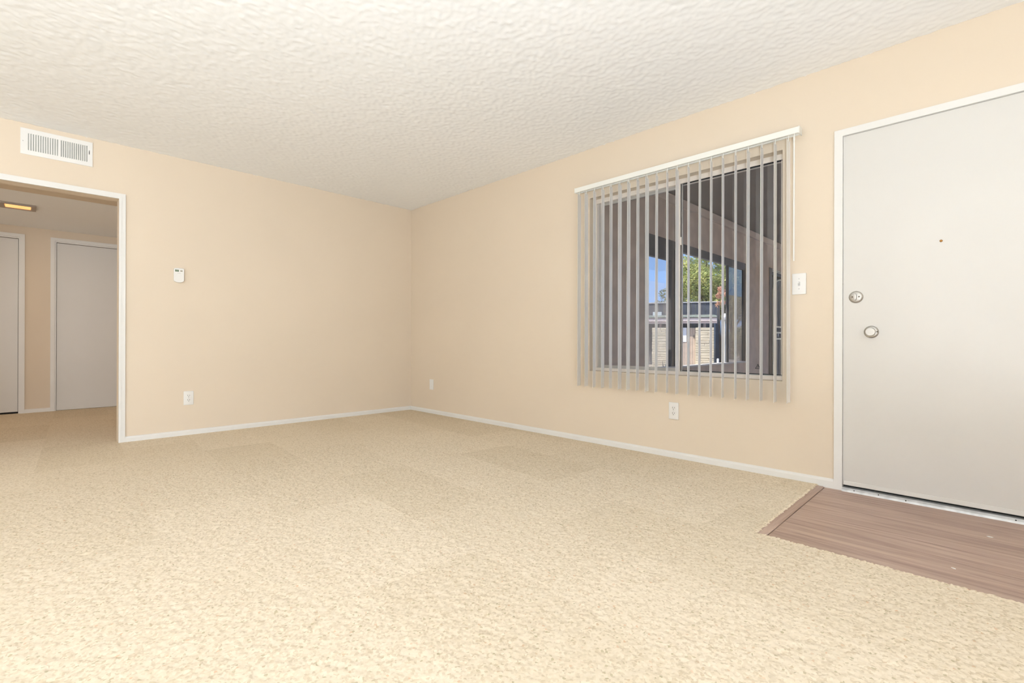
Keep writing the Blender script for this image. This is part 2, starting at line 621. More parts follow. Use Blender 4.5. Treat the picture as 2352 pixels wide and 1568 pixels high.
def carpet():
    m = B()
    rects = [(0, NX0, RY, 0), (NX0, CE_X - 0.03, RY, NY0), (CE_X - 0.03, RX, RY, NY0), (NX1, RX, NY0, CE_Y - 0.03), (HX - 0.03, 0, -5.0, -2.1)]
    for x0, x1, y0, y1 in rects:
        m.quads([(x0, y0, CT), (x1, y0, CT), (x1, y1, CT), (x0, y1, CT)], [(0, 1, 2, 3)])

    def strip(p0, p1, nrm, extra0=0.0):
        p0, p1, nrm = Vector(p0), Vector(p1), Vector(nrm)
        n = int((p1 - p0).length / 0.0055)
        vs, fs, prev = [], [], 0.5
        for i in range(n + 1):
            p = p0.lerp(p1, i / n)
            prev = 0.45 * prev + 0.55 * random.random()
            j = 0.030 + 0.013 * (prev - 0.5) + 0.006 * (random.random() - 0.5)
            zt = CT + 0.003 * random.random()
            vs += [p + Vector((0, 0, CT)), p + nrm * (j - 0.006) + Vector((0, 0, zt)), p + nrm * j + Vector((0, 0, zt - 0.005)), p + nrm * (j - 0.002) + Vector((0, 0, -0.004))]
            if i:
                a, b = 4 * (i - 1), 4 * i
                for k in range(3):
                    fs.append((a + k, a + k + 1, b + k + 1, b + k))
        m.quads(vs, fs)
    strip((CE_X - 0.03, CE_Y - 0.03, 0), (CE_X - 0.03, 0, 0), (1, 0, 0))
    strip((CE_X - 0.03, CE_Y - 0.03, 0), (RX, CE_Y - 0.03, 0), (0, 1, 0))
    return m


floor = tag(carpet().build('floor', MAT['carpet']), 'cream flecked carpet running from the living room into the hall', 'floor', 'structure')
cp = relief('pile', NX0, CE_X - 0.03, NY0, 0.0, CT, 0.0072, pile, MAT['carpet'], floor)
cp2 = relief('pile', CE_X - 0.03, NX1, NY0, CE_Y - 0.03, CT, 0.0072, pile, MAT['carpet'], floor)
for _o in (cp, cp2):
    _o['kind'] = 'stuff'
B().box(HX - 0.2, RX + 0.15, RY - 0.15, 0.15, -0.12, -0.008).build('subfloor', MAT['mortar'], floor)
py = -0.001
pw = 0.1495
row = 0
while py > CE_Y - 0.03:
    y1, y0 = py, max(py - pw, CE_Y - 0.045)
    xs = [4.3335, (5.62, 5.28, 5.90, 5.45)[row % 4], RX]
    for a, b in zip(xs, xs[1:]):
        B().box(a + 0.0004, b - 0.0004, y0 + 0.0005, y1 - 0.0005, -0.008, 0.0, 0.0007, 1).build('plank', MAT['wood'], floor)
    py -= pw
    row += 1
m = B()
m.prism([(4.287, -0.006), (4.287, 0.003), (4.296, 0.0062), (4.324, 0.0045), (4.3315, 0.0015), (4.3315, -0.006)], CE_Y - 0.03, -0.018, 'y')
strip = m.build('transition_strip', MAT['wood_strip'], floor)

# small white paint chips lying on the planks
for (x, y, sx, a, word) in ((5.016, -0.334, 0.011, 0.2, 'near the front door'), (4.923, -0.84, 0.008, -0.5, 'near the carpet edge')):
    m = B()
    n = 7
    m.prism([(sx * math.cos(2 * PI * i / n) * (0.8 + 0.3 * random.random()), 0.5 * sx * math.sin(2 * PI * i / n) * (0.7 + 0.5 * random.random())) for i in range(n)], 0.0002, 0.0016, 'z')
    o = m.build('paint_chip', MAT['plastic'])
    o.location = (x, y, 0)
    o.rotation_euler = (0, 0, a)
    tag(o, 'tiny white chip on the brown planks ' + word, 'chip')

# baseboards
BB = [(0.0, 0.0), (0.013, 0.0), (0.013, 0.040), (0.009, 0.050), (0.004, 0.054), (0.0, 0.054)]
m = B()
m.prism([(-a, b) for a, b in BB], 0.0, 4.3775, 'x')
tag(m.build('baseboard_right', MAT['white_trim']), 'low white baseboard under the window up to the front door', 'baseboard', 'structure')
m = B()
m.prism(BB, -2.7335, 0.0, 'y')
tag(m.build('baseboard_left', MAT['white_trim']), 'low white baseboard between the hallway opening and the corner', 'baseboard', 'structure')

# added unseen frames and panes round the fill lights, walls left closed
def fill_light_frame(name, loc, rz, w, z0, z1, label):
    e = empty(name, loc, rz)
    tag(e, label, 'window', 'structure')
    m = B()
    for s in (-1, 1):
        a, b = sorted((s * w / 2, s * (w / 2 + 0.06)))
        m.box(a, b, -0.10, -0.002, z0 - 0.06, z1 + 0.06)
    m.box(-w / 2, w / 2, -0.10, -0.002, z1, z1 + 0.06)
    m.box(-w / 2, w / 2, -0.10, -0.002, max(0.012, z0 - 0.06), z0)
    m.box(-0.025, 0.025, -0.06, -0.002, z0, z1)
    m.build('frame', MAT['white_trim'], e)
    B().box(-w / 2, w / 2, -0.020, -0.012, z0, z1).build('pane', MAT['glass'], e)


fill_light_frame('fill_frame_side', (RX, -5.4, 0), -PI / 2, 3.6, 0.15, 2.15, 'added unseen frame and pane round the side fill light')
fill_light_frame('fill_frame_back', (3.75, RY, 0), PI, 2.7, 0.15, 1.65, 'added unseen frame and pane round the back fill light')

# casing round the hallway opening (trim_1) : head and two legs, mitred look by overlap
trim = empty('trim_1', (0, 0, 0))
tag(trim, 'white casing round the hallway opening', 'door casing', 'structure')
cw, ct = 0.042, 0.014


def casing_board(pts, name, parent, d0, d1, axis):
    return B().prism(pts, d0, d1, axis).build(name, MAT['white_trim'], parent)


# outlines in (y, z); mitred corners
casing_board([(OY1, 0.0), (OY1 + cw, 0.0), (OY1 + cw, OZ + cw), (OY1, OZ)], 'side_casing', trim, 0.0, ct, 'x')
casing_board([(OY0, 0.0), (OY0 - cw, 0.0), (OY0 - cw, OZ + cw), (OY0, OZ)], 'side_casing', trim, 0.0, ct, 'x')
casing_board([(OY1, OZ), (OY1 + cw, OZ + cw), (OY0 - cw, OZ + cw), (OY0, OZ)], 'head_casing', trim, 0.0, ct, 'x')
m = B()
m.prism([(OY1 + 0.006, 0.0), (OY1 + 0.016, 0.0), (OY1 + 0.016, OZ + 0.012), (OY1 + 0.006, OZ + 0.004)], ct, ct + 0.003, 'x')
m.build('bead', MAT['white_trim'], trim)

# ------------------------------------------------------------------ hall
m = B()
HD = [(-3.086, -2.326), (-4.13, -3.369)]   # two door openings (y0, y1)
HDZ = 2.006
m.box(HX - 0.12, HX, -2.326, -2.1, -0.02, HZ + 0.2)
m.box(HX - 0.12, HX, -3.369, -3.086, -0.02, HZ + 0.2)
m.box(HX - 0.12, HX, -5.0, -4.13, -0.02, HZ + 0.2)
m.box(HX - 0.12, HX, -3.086, -2.326, HDZ, HZ + 0.2)
m.box(HX - 0.12, HX, -4.13, -3.369, HDZ, HZ + 0.2)
tag(m.build('wall_hall', MAT['wall']), 'beige hall wall between the two white doors', 'wall', 'structure')
m = B()
m.box(HX, -0.12, -2.25, -2.1, -0.02, HZ + 0.2)
tag(m.build('wall_hall_right', MAT['wall']), 'beige end wall of the hall beside the door', 'wall', 'structure')
m = B()
m.box(HX, -0.12, -5.0, -4.85, -0.02, HZ + 0.2)
tag(m.build('wall_hall_left', MAT['wall']), 'beige end wall at the far side of the hall', 'wall', 'structure')
m = B()
m.box(HX - 0.12, -0.915, -5.0, -2.1, HZ, HZ + 0.2)
hc = tag(m.build('ceiling_hall', MAT['ceiling']), 'lower popcorn ceiling of the hall with the square lamp', 'ceiling', 'structure')
B().box(-0.915, -0.12, -5.0, -2.1, HZ - 0.004, HZ + 0.2).build('beige_strip', MAT['wall'], hc)  # hall ceiling strip nearest the opening, in the beige wall paint

m = B()
m.prism([(HX + a, b) for a, b in BB], -3.336, -3.119, 'y')
tag(m.build('baseboard_hall', MAT['white_trim']), 'short white baseboard between the two hall doors', 'baseboard', 'structure')


def hall_door(name, y0, y1, label, gap=0.030):
    e = empty(name, (HX, (y0 + y1) / 2, 0))
    tag(e, label, 'door', 'structure')
    w = (y1 - y0) / 2
    c = 0.036
    zt = HDZ
    for s in (-1, 1):
        B().prism([(s * w, 0), (s * (w + c), 0), (s * (w + c), zt + c), (s * w, zt)], 0.0, 0.014, 'x').build('side_casing', MAT['white_trim'], e)
    B().prism([(-w, zt), (-w - c, zt + c), (w + c, zt + c), (w, zt)], 0.0, 0.014, 'x').build('head_casing', MAT['white_trim'], e)
    m = B()
    for s in (-1, 1):
        a, b = sorted((s * w, s * (w - 0.014)))
        m.box(-0.11, 0.0, a, b, 0, zt)
    m.box(-0.11, 0.0, -w + 0.014, w - 0.014, zt - 0.014, zt)
    m.build('jamb', MAT['white_trim'], e)
    B().box(-0.058, -0.022, -w + 0.017, w - 0.017, gap, zt - 0.018, 0.0015, 1).build('slab', MAT['door'], e)
    B().box(-0.125, -0.0585, -w - 0.005, w + 0.005, -0.004, zt + 0.005).build('leak_block', MAT['dark'], e)  # added dark box, keeps outside light out of the gaps round the slab
    return e


hall_door('door_2', HD[0][0], HD[0][1], 'flat white hall door seen beside the opening casing', 0.012)
hall_door('door_3', HD[1][0], HD[1][1], 'flat white hall door cut by the picture edge')

# recessed square hall lamp
lamp = empty('ceiling_lamp', (-1.585, -3.372, HZ))
tag(lamp, 'small square recessed lamp glowing amber on the hall ceiling', 'ceiling lamp')
m = B()
o_, i_ = 0.122, 0.090
for a in range(4):
    p = [(o_, -o_), (o_, o_), (i_, i_), (i_, -i_)]
    ca, sa = (1, 0, -1, 0)[a], (0, 1, 0, -1)[a]
    pts = [(x * ca - y * sa, x * sa + y * ca) for x, y in p]
    m.prism(pts, -0.016, 0.0, 'z')
m.build('trim_ring', MAT['lamp_trim'], lamp)
m = B()
m.box(-i_ + 0.003, i_ - 0.003, -i_ + 0.003, i_ - 0.003, -0.010, -0.003, 0.002, 1)
m.build('lens', MAT['lamp'], lamp)
ld = bpy.data.lights.new('hall_lamp_light', 'AREA')
ld.size = 0.15
ld.energy = 3.0
ld.color = (1.0, 0.74, 0.48)
lo = bpy.data.objects.new('hall_lamp_light', ld)
C.objects.link(lo)
lo.parent = lamp
lo.location = (0, 0, -0.022)

# ------------------------------------------------------------------ front door
d1 = empty('door_1', (0, 0, 0))
tag(d1, 'white flush front door with nickel deadbolt and knob', 'door', 'structure')
SX0, SX1, SZ0, SZ1 = 4.4182, 5.330, 0.032, 2.0095
for pts, nm in (([(4.4172, 0.0), (4.377, 0.0), (4.377, 2.0495), (4.4172, 2.0125)], 'side_casing'),
                ([(5.333, 0.0), (5.3725, 0.0), (5.3725, 2.0495), (5.333, 2.0125)], 'side_casing'),
                ([(4.4172, 2.0125), (4.377, 2.0495), (5.3725, 2.0495), (5.333, 2.0125)], 'head_casing')):
    B().prism(pts, -0.014, 0.0, 'y').build(nm, MAT['white_trim'], d1)
m = B()
m.box(DX0, 4.4175, 0.0, 0.15, 0, DZ)
m.box(5.332, DX1, 0.0, 0.15, 0, DZ)
m.box(4.4175, 5.332, 0.0, 0.15, 2.0115, DZ)
m.build('jamb', MAT['white_trim'], d1)
m = B()
m.box(4.4175, 4.432, 0.0412, 0.11, 0, 2.0115)
m.box(5.318, 5.332, 0.0412, 0.11, 0, 2.0115)
m.box(4.432, 5.318, 0.0412, 0.11, 1.997, 2.0115)
m.build('stop', MAT['white_trim'], d1)
B().box(SX0, SX1, -0.003, 0.041, SZ0, SZ1, 0.0025, 2).build('slab', MAT['door'], d1, 40)
B().box(SX0 + 0.004, SX1 - 0.004, -0.0055, -0.003, SZ0 + 0.002, SZ0 + 0.024, 0.001, 1).build('door_sweep', MAT['door'], d1)
B().box(4.4175, 5.332, 0.028, 0.040, 0.018, 0.034).build('gap_block', MAT['gasket'], d1)  # added dark block, stops the sky showing under the slab
m = B()
m.prism([(-0.026, 0.0), (-0.022, 0.010), (-0.010, 0.019), (0.10, 0.019), (0.13, 0.0)], 4.4175, 5.332, 'x')
th = m.build('threshold', MAT['alu'], d1)
for sxx, zz in ((4.475, 0.0115), (4.584, 0.013), (4.70, 0.010), (5.10, 0.012)):
    mm = B().lathe([(0.0032, 0), (0.0032, 0.0012), (0, 0.0014)], (0, 0, 0), (0, -0.75, 0.66), 10)
    so = mm.build('screw', MAT['dark'], th)
    so.location = (sxx, -0.0195 + (zz - 0.0117) * 1.33, zz)
B().box(4.4178, 4.4194, -0.0005, 0.03, 0.868, 0.930).build('latch_plate', MAT['dark'], d1)
B().box(4.4176, 4.4193, -0.0008, 0.004, 1.166, 1.178).build('jamb_nick', MAT['slot'], d1)

# deadbolt
db = empty('deadbolt', (4.4795, -0.003, 1.094))
db.parent = d1
B().lathe([(0.0335, 0.0), (0.0335, 0.004), (0.031, 0.008), (0.024, 0.0115), (0.0, 0.0125)], (0, 0, 0), (0, -1, 0), 40).build('rose', MAT['nickel'], db, 50)
m = B()
m.lathe([(0.0, 0.0), (0.9, 0.02), (1.0, 0.5), (0.85, 0.95), (0.0, 1.0)], (0, 0, 0), (0, -1, 0), 20)
for v in m.bm.verts:
    v.co = Vector((v.co.x * 0.0065, -0.0115 + v.co.y * 0.016, v.co.z * 0.0195))
m.build('thumb_turn', MAT['nickel'], db, 60)
for s in (-1, 1):
    B().lathe([(0.0042, 0), (0.0042, 0.0012), (0, 0.0013)], (s * 0.0155, -0.0115, 0.001), (0, -1, 0), 12).build('screw', MAT['slot'], db)
# knob
kn = empty('knob', (4.5495, -0.003, 0.898))
kn.parent = d1
B().lathe([(0.0335, 0.0), (0.0335, 0.004), (0.0315, 0.008), (0.026, 0.011), (0.0, 0.0115)], (0, 0, 0), (0, -1, 0), 40).build('rose', MAT['nickel'], kn, 50)
B().lathe([(0.0125, 0.010), (0.0125, 0.018), (0.019, 0.024), (0.0235, 0.030), (0.0245, 0.036), (0.0238, 0.0405), (0.0215, 0.0425), (0.0178, 0.0425)], (0, 0, 0), (0, -1, 0), 40).build('grip', MAT['nickel'], kn, 50)
B().lathe([(0.0178, 0.0424), (0.0165, 0.0395), (0.011, 0.0375), (0.0, 0.0368)], (0, 0, 0), (0, -1, 0), 40).build('dished_face', MAT['nickel_dark'], kn, 60)
B().lathe([(0.0042, 0), (0.0042, 0.0012), (0, 0.0013)], (0.0262, -0.0098, 0.001), (0, -1, 0), 12).build('screw', MAT['slot'], kn)
# peephole
B().lathe([(0.0062, 0.0), (0.0062, 0.002), (0.0045, 0.003), (0.003, 0.001), (0.0, 0.001)], (4.836, -0.003, 1.357), (0, -1, 0), 16).build('peephole', MAT['brass'], d1)

# ------------------------------------------------------------------ window
w1 = empty('window_1', (0, 0, 0))
tag(w1, 'sliding window behind the vertical blinds', 'window', 'structure')
FY0, FY1 = 0.070, 0.135
m = B()
m.box(WX0, WX0 + 0.020, FY0, FY1, WZ0, WZ1)
m.box(WX1 - 0.020, WX1, FY0, FY1, WZ0, WZ1)
m.box(WX0 + 0.020, WX1 - 0.020, FY0, FY1, WZ1 - 0.034, WZ1)
m.box(WX0 + 0.020, WX1 - 0.020, FY0, FY1, WZ0, WZ0 + 0.024)
m.build('frame', MAT['frame'], w1)
m = B()
m.box(WX0 + 0.020, WX1 - 0.020, FY0 + 0.012, FY1, WZ0 + 0.024, WZ0 + 0.030)
m.build('track', MAT['sash'], w1)
gx0, gx1, gz0, gz1 = WX0 + 0.020, WX1 - 0.020, WZ0 + 0.030, WZ1 - 0.034
MX = 3.383
# sliding sash on the corner side
ls = empty('sash')
ls.parent = w1
m = B()
m.box(gx0, gx0 + 0.024, 0.098, 0.118, gz0, gz1)
m.box(MX - 0.004, MX + 0.022, 0.098, 0.118, gz0, gz1)
m.box(gx0 + 0.024, MX - 0.004, 0.098, 0.118, gz1 - 0.022, gz1)
m.box(gx0 + 0.024, MX - 0.004, 0.098, 0.118, gz0, gz0 + 0.018)
m.build('sash_frame', MAT['sash'], ls)
B().box(gx0 + 0.024, MX - 0.004, 0.106, 0.110, gz0 + 0.018, gz1 - 0.022).build('pane', MAT['glass'], ls)
# fixed light beside the door
rs = empty('fixed_light')
rs.parent = w1
m = B()
m.box(MX + 0.002, MX + 0.024, 0.074, 0.094, gz0 - 0.005, gz1)
m.build('meeting_stile', MAT['frame'], rs)
m = B()
m.box(MX + 0.033, MX + 0.038, 0.076, 0.092, gz0, gz1)
m.build('glazing_bar', MAT['sash'], rs)
m = B()
m.box(MX + 0.024, MX + 0.033, 0.084, 0.092, gz0, gz1)
m.box(gx1 - 0.004, gx1, 0.080, 0.092, gz0, gz1)
m.box(MX + 0.038, gx1 - 0.004, 0.080, 0.092, gz1 - 0.005, gz1)
m.box(MX + 0.038, gx1 - 0.004, 0.080, 0.092, gz0, gz0 + 0.005)
m.build('gasket', MAT['gasket'], rs)
B().box(gx1 - 0.010, gx1 - 0.005, 0.080, 0.090, gz0, gz1).build('glazing_bead', MAT['frame'], rs)
pane = B().box(MX + 0.038, gx1 - 0.010, 0.084, 0.088, gz0 + 0.005, gz1 - 0.005).build('pane', MAT['glass'], rs)
B().box(MX + 0.020, MX + 0.034, 0.068, 0.078, 1.545, 1.605, 0.003, 1).build('latch', MAT['frame'], rs)
# warning triangle on the pane
m = B()
cx_, cz_ = 3.936, 0.678
tri_o = [(cx_ - 0.0175, cz_ - 0.012), (cx_ + 0.0175, cz_ - 0.012), (cx_, cz_ + 0.0205)]
tri_i = [(cx_ - 0.0115, cz_ - 0.0085), (cx_ + 0.0115, cz_ - 0.0085), (cx_, cz_ + 0.013)]
for k in range(3):
    j = (k + 1) % 3
    m.prism([tri_o[k], tri_o[j], tri_i[j], tri_i[k]], 0.0835, 0.0840, 'y')
m.box(cx_ - 0.0013, cx_ + 0.0013, 0.0835, 0.0840, cz_ - 0.0025, cz_ + 0.0075)
m.box(cx_ - 0.0013, cx_ + 0.0013, 0.0835, 0.0840, cz_ - 0.0065, cz_ - 0.0040)
so = m.build('warning_sticker', MAT['sticker'], rs)
so['label'] = 'black warning triangle with exclamation mark'

# ------------------------------------------------------------------ vertical blind
vb = empty('vertical_blind', (3.388, 0.0, 2.09))
tag(vb, 'white vertical blind with open vanes across the window', 'blind')
ox, oz = 3.388, 2.09
RL, RR = 2.566, 4.212
m = B()
# channel section open below
RS = [(-0.086, 2.0735), (-0.086, 2.1095), (-0.034, 2.1095), (-0.034, 2.0735), (-0.048, 2.0735), (-0.048, 2.079), (-0.074, 2.079), (-0.074, 2.0735)]
m.prism([(a, b - oz) for a, b in RS], RL - ox, RR - ox, 'x')
rail = m.build('headrail', MAT['rail'], vb)
B().box(RL - ox - 0.004, RL - ox, -0.088, -0.032, 2.071 - oz, 2.111 - oz, 0.001, 1).build('end_cap', MAT['rail'], vb)
B().box(RR - ox, RR - ox + 0.006, -0.088, -0.032, 2.069 - oz, 2.111 - oz, 0.001, 1).build('end_cap', MAT['rail'], vb)
for bx in (2.69, 4.03):
    m = B()
    m.box(bx - 0.012 - ox, bx + 0.012 - ox, -0.058, 0.0, 2.1095 - oz, 2.1115 - oz)
    m.box(bx - 0.012 - ox, bx + 0.012 - ox, -0.003, 0.0, 2.1115 - oz, 2.119 - oz)
    m.build('bracket', MAT['nickel'], vb)
vx = [2.594, 2.665, 2.747, 2.827, 2.904, 2.983, 3.062, 3.14, 3.215, 3.294, 3.375, 3.449, 3.533, 3.612, 3.69, 3.767, 3.848, 3.925, 4.005, 4.081, 4.153]
va = [109.5, 109, 111, 109, 109.5, 105, 105.5, 107.5, 103, 107.5, 108.5, 103, 106, 105, 104, 103, 102, 98, 98, 97, 93.5]


def vane_mesh():
    m = B()
    n = 10
    w = 0.0445
    top, bot = 0.0, -1.582
    A, Bk = [], []
    for i in range(n + 1):
        t = -1 + 2 * i / n
        c = 0.0055 * (1 - t * t)
        A.append((t * w, c + 0.0006))
        Bk.append((t * w, c - 0.0006))
    m.prism(A + Bk[::-1], bot, top, 'z')
    return m.data('vane', MAT['vane'], 40)


def carrier_mesh():
    m = B()
    m.box(-0.006, 0.006, -0.002, 0.002, -0.012, 0.006)
    m.box(-0.0025, 0.0025, -0.0025, 0.0025, 0.006, 0.030)
    return m.data('carrier', MAT['rail'])


vm_, cm_ = vane_mesh(), carrier_mesh()
for x, a in zip(vx, va):
    o = link('vane', vm_, vb)
    o.location = (x - ox, -0.061, 2.056 - oz + random.uniform(-0.001, 0.001))
    o.rotation_euler = (random.uniform(-0.002, 0.002), random.uniform(-0.0015, 0.0015), math.radians(a))
    c = link('carrier', cm_, o)
m = B()
m.tube([(4.189 - ox, -0.083, 2.052 - oz), (4.189 - ox, -0.084, 1.321 - oz)], 0.0042, 8)
wd = m.build('wand', MAT['rail'], vb, 60)
m = B()
m.tube([(4.189 - ox, -0.078, 2.075 - oz), (4.189 - ox, -0.080, 2.062 - oz), (4.191 - ox, -0.083, 2.050 - oz)], 0.0025, 6)
m.lathe([(0.0052, -0.012), (0.0052, 0.010), (0.003, 0.014)], (4.189 - ox, -0.083, 2.046 - oz), (0, 0, 1), 10)
m.build('wand_hook', MAT['rail'], vb)


# ------------------------------------------------------------------ wall plates
def rounded_plate(m, w, h, t, r=0.004, y=0.0):
    m.box(-w / 2, w / 2, -t + y, y, -h / 2, h / 2, min(r, t * 0.7), 2)


def outlet(loc, rz, label, name='wall_outlet'):
    e = empty(name, loc, rz)
    tag(e, label, 'outlet')
    m = B()
    rounded_plate(m, 0.0745, 0.1215, 0.006)
    m.build('cover_plate', MAT['plastic'], e, 40)
    for s in (1, -1):
        m = B()
        pts = []
        for i in range(28):
            a = 2 * PI * i / 28
            pts.append((0.0172 * math.cos(a), max(-0.0138, min(0.0138, 0.0172 * math.sin(a))) + s * 0.0195))
        m.prism(pts, -0.0078, -0.0055, 'y')
        r = m.build('receptacle', MAT['plastic'], e)
        for sx in (-1, 1):
            hh = 0.0048 if sx < 0 else 0.0040
            B().box(sx * 0.0064 - 0.0015, sx * 0.0064 + 0.0015, -0.0081, -0.0076, s * 0.0195 + 0.004 - hh, s * 0.0195 + 0.004 + hh).build('slot', MAT['slot'], r)
        B().lathe([(0.0027, 0.0), (0.0027, 0.0006)], (0, -0.0076, s * 0.0195 - 0.0075), (0, -1, 0), 10).build('ground_hole', MAT['dark'], r)
    B().lathe([(0.003, 0.0), (0.0022, 0.001), (0, 0.0011)], (0, -0.006, 0), (0, -1, 0), 10).build('screw', MAT['grey_print'], e)
    return e


outlet((3.398, 0, 0.345), 0, 'white duplex outlet low under the window blind')
outlet((0, -2.293, 0.3345), PI / 2, 'white duplex outlet low below the thermostat')

e = empty('cable_plate', (0.433, 0, 0.341))
tag(e, 'small white cover plate near the room corner', 'wall plate')
m = B()
rounded_plate(m, 0.074, 0.118, 0.006)
m.build('cover_plate', MAT['plastic'], e, 40)
B().box(-0.017, 0.017, -0.0085, -0.006, -0.034, 0.034, 0.0015, 1).build('insert', MAT['plastic'], e)

e = empty('light_switch', (4.1965, 0, 1.1915))
tag(e, 'white toggle light switch between the blind and the door', 'light switch')
m = B()
rounded_plate(m, 0.0745, 0.126, 0.006)
m.build('cover_plate', MAT['plastic'], e, 40)
m = B()
m.box(-0.0055, 0.0055, -0.0072, -0.0058, -0.0125, 0.0125)
m.build('toggle_slot', MAT['grey_print'], e)
m = B()
m.prism([(-0.006, 0.009), (-0.0185, 0.0075), (-0.0185, 0.0015), (-0.006, -0.003)], -0.0042, 0.0042, 'x')
m.build('toggle', MAT['plastic'], e)
for s in (-1, 1):
    B().lathe([(0.003, 0.0), (0.0022, 0.001), (0, 0.0011)], (0, -0.006, s * 0.030), (0, -1, 0), 10).build('screw', MAT['grey_print'], e)

# thermostat
e = empty('thermostat', (0, -2.3695, 1.4075), PI / 2)
tag(e, 'small white thermostat with green display on the beige wall', 'thermostat')
m = B()
pts = [(-0.0375, 0.054), (-0.033, 0.060), (-0.015, 0.0625), (0.015, 0.0625), (0.033, 0.060), (0.0375, 0.054)]
for i in range(13):
    a = -PI * i / 12
    pts.append((0.0375 * math.cos(a), -0.042 + 0.020 * math.sin(a)))
m.prism(pts, -0.026, -0.004, 'y')
body = m.build('body', MAT['plastic'], e)
bv = body.modifiers.new('soft_edge', 'BEVEL')
bv.width = 0.0035
bv.segments = 2
bv.limit_method = 'ANGLE'
B().box(-0.034, 0.034, -0.004, 0.0, -0.052, 0.056).build('back_plate', MAT['plastic'], e)
B().box(-0.030, -0.0015, -0.0266, -0.0255, 0.030, 0.0475).build('display', MAT['lcd'], e)
B().lathe([(0.0085, 0.0), (0.0085, 0.001), (0, 0.0014)], (0.0165, -0.0258, 0.0385), (0, -1, 0), 20, 1.0, 0.72).build('button', MAT['olive'], e)
B().lathe([(0.003, 0.0), (0.003, 0.0006), (0, 0.0008)], (0.0165, -0.0270, 0.0385), (0, -1, 0), 12, 1.0, 0.72).build('button_dot', MAT['plastic'], e)
B().box(-0.014, 0.012, -0.0263, -0.0256, 0.0165, 0.0190).build('printed_line', MAT['grey_print'], e)

# air vent
e = empty('air_vent', (0, -3.1385, 2.302), PI / 2)
tag(e, 'white wall register with two groups of upright slots near the ceiling', 'air vent')
PWv, PHv = 0.3985, 0.186
g = [(-0.1625, 0.0055), (0.0135, 0.1715)]     # slot groups in local x
sz0, sz1 = -0.0625, 0.0615
m = B()
m.box(-PWv / 2, PWv / 2, -0.007, 0.0, sz1, PHv / 2)
m.box(-PWv / 2, PWv / 2, -0.007, 0.0, -PHv / 2, sz0)
m.box(-PWv / 2, g[0][0], -0.007, 0.0, sz0, sz1)
m.box(g[0][1], g[1][0], -0.007, 0.0, sz0, sz1)
lx = 0.180
m.box(g[1][1], lx - 0.0025, -0.007, 0.0, sz0, sz1)
m.box(lx + 0.0025, PWv / 2, -0.007, 0.0, sz0, sz1)
m.box(lx - 0.0025, lx + 0.0025, -0.007, 0.0, sz0, -0.004)
m.box(lx - 0.0025, lx + 0.0025, -0.007, 0.0, 0.030, sz1)
# turned-in rim
m.prism([(-PWv / 2 - 0.002, PHv / 2 + 0.002), (PWv / 2 + 0.002, PHv / 2 + 0.002), (PWv / 2, PHv / 2), (-PWv / 2, PHv / 2)], -0.005, 0.0, 'y')
m.prism([(-PWv / 2 - 0.002, -PHv / 2 - 0.002), (PWv / 2 + 0.002, -PHv / 2 - 0.002), (PWv / 2, -PHv / 2), (-PWv / 2, -PHv / 2)], -0.005, 0.0, 'y')
m.build('face_plate', MAT['plastic'], e)
B().box(-PWv / 2 + 0.02, PWv / 2 - 0.01, -0.0006, -0.0002, sz0 - 0.01, sz1 + 0.01).build('dark_inside', MAT['vent_inside'], e)
for gi, (a, b) in enumerate(g):
    n = 13
    pitch = (b - a) / n
    sw = pitch * 0.55
    for k in range(n + 1):
        xc = a + k * pitch
        x0, x1 = xc - (pitch - sw) / 2, xc + (pitch - sw) / 2
        x0, x1 = max(x0, a), min(x1, b)
        m = B()
        m.box(x0, x1, -0.007, -0.0055, sz0, sz1)
        # folded back louvre blade
        s = 1 if gi == 0 else -1
        xb = x0 if s > 0 else x1
        m.prism([(xb, -0.0055), (xb + s * 0.0008, -0.0055), (xb - s * 0.0026, -0.0008), (xb - s * 0.0034, -0.0008)], sz0, sz1, 'z')
        m.build('slat', MAT['plastic'], e)
B().box(lx - 0.0015, lx + 0.0015, -0.0062, -0.001, 0.002, 0.022).build('damper_lever', MAT['dark'], e)
B().lathe([(0.0035, 0.0), (0.002, 0.0012), (0, 0.0013)], (-0.186, -0.007, 0.0), (0, -1, 0), 10).build('screw', MAT['grey_print'], e)

# ------------------------------------------------------------------ porch outside the window
KX = 2.60
GZ = -0.42
m = B()
PO = (0.986, 3.690, 0.565, 1.918)     # window opening in the porch wall (y0, y1, z0, z1)
PD = (4.640, 5.640, 1.965)            # doorway
m.box(KX - 0.05, KX, 0.15, PO[0], GZ, 2.40)
m.box(KX - 0.05, KX, PO[0], PO[1], GZ, PO[2])
m.box(KX - 0.05, KX, PO[0], PO[1], PO[3], 2.40)
m.box(KX - 0.05, KX, PO[1], PD[0], GZ, 2.40)
m.box(KX - 0.05, KX, PD[0], PD[1], PD[2], 2.40)
m.box(KX - 0.05, KX, PD[1], 7.0, GZ, 2.40)
tag(m.build('wall_porch', MAT['stucco']), 'taupe stucco porch wall seen through the window', 'wall', 'structure')
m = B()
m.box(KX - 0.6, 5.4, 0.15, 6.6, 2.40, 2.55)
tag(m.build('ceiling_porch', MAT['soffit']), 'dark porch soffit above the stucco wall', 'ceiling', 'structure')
m = B()
m.box(KX, KX + 0.035, 0.15, 7.0, 2.298, 2.384)
tag(m.build('trim_2', MAT['beam']), 'beige fascia board along the top of the porch wall', 'trim', 'structure')
m = B()
m.box(KX - 0.2, 8.2, 0.15, 7.6, GZ - 0.1, -0.06)
tag(m.build('floor_porch', MAT['ground']), 'grey concrete porch floor outside the window', 'floor', 'structure')
m = B()
m.box(-60, 60, 0.4, 90, GZ - 0.3, GZ)
tag(m.build('ground', MAT['ground']), 'grey paved yard beyond the porch', 'ground', 'structure')

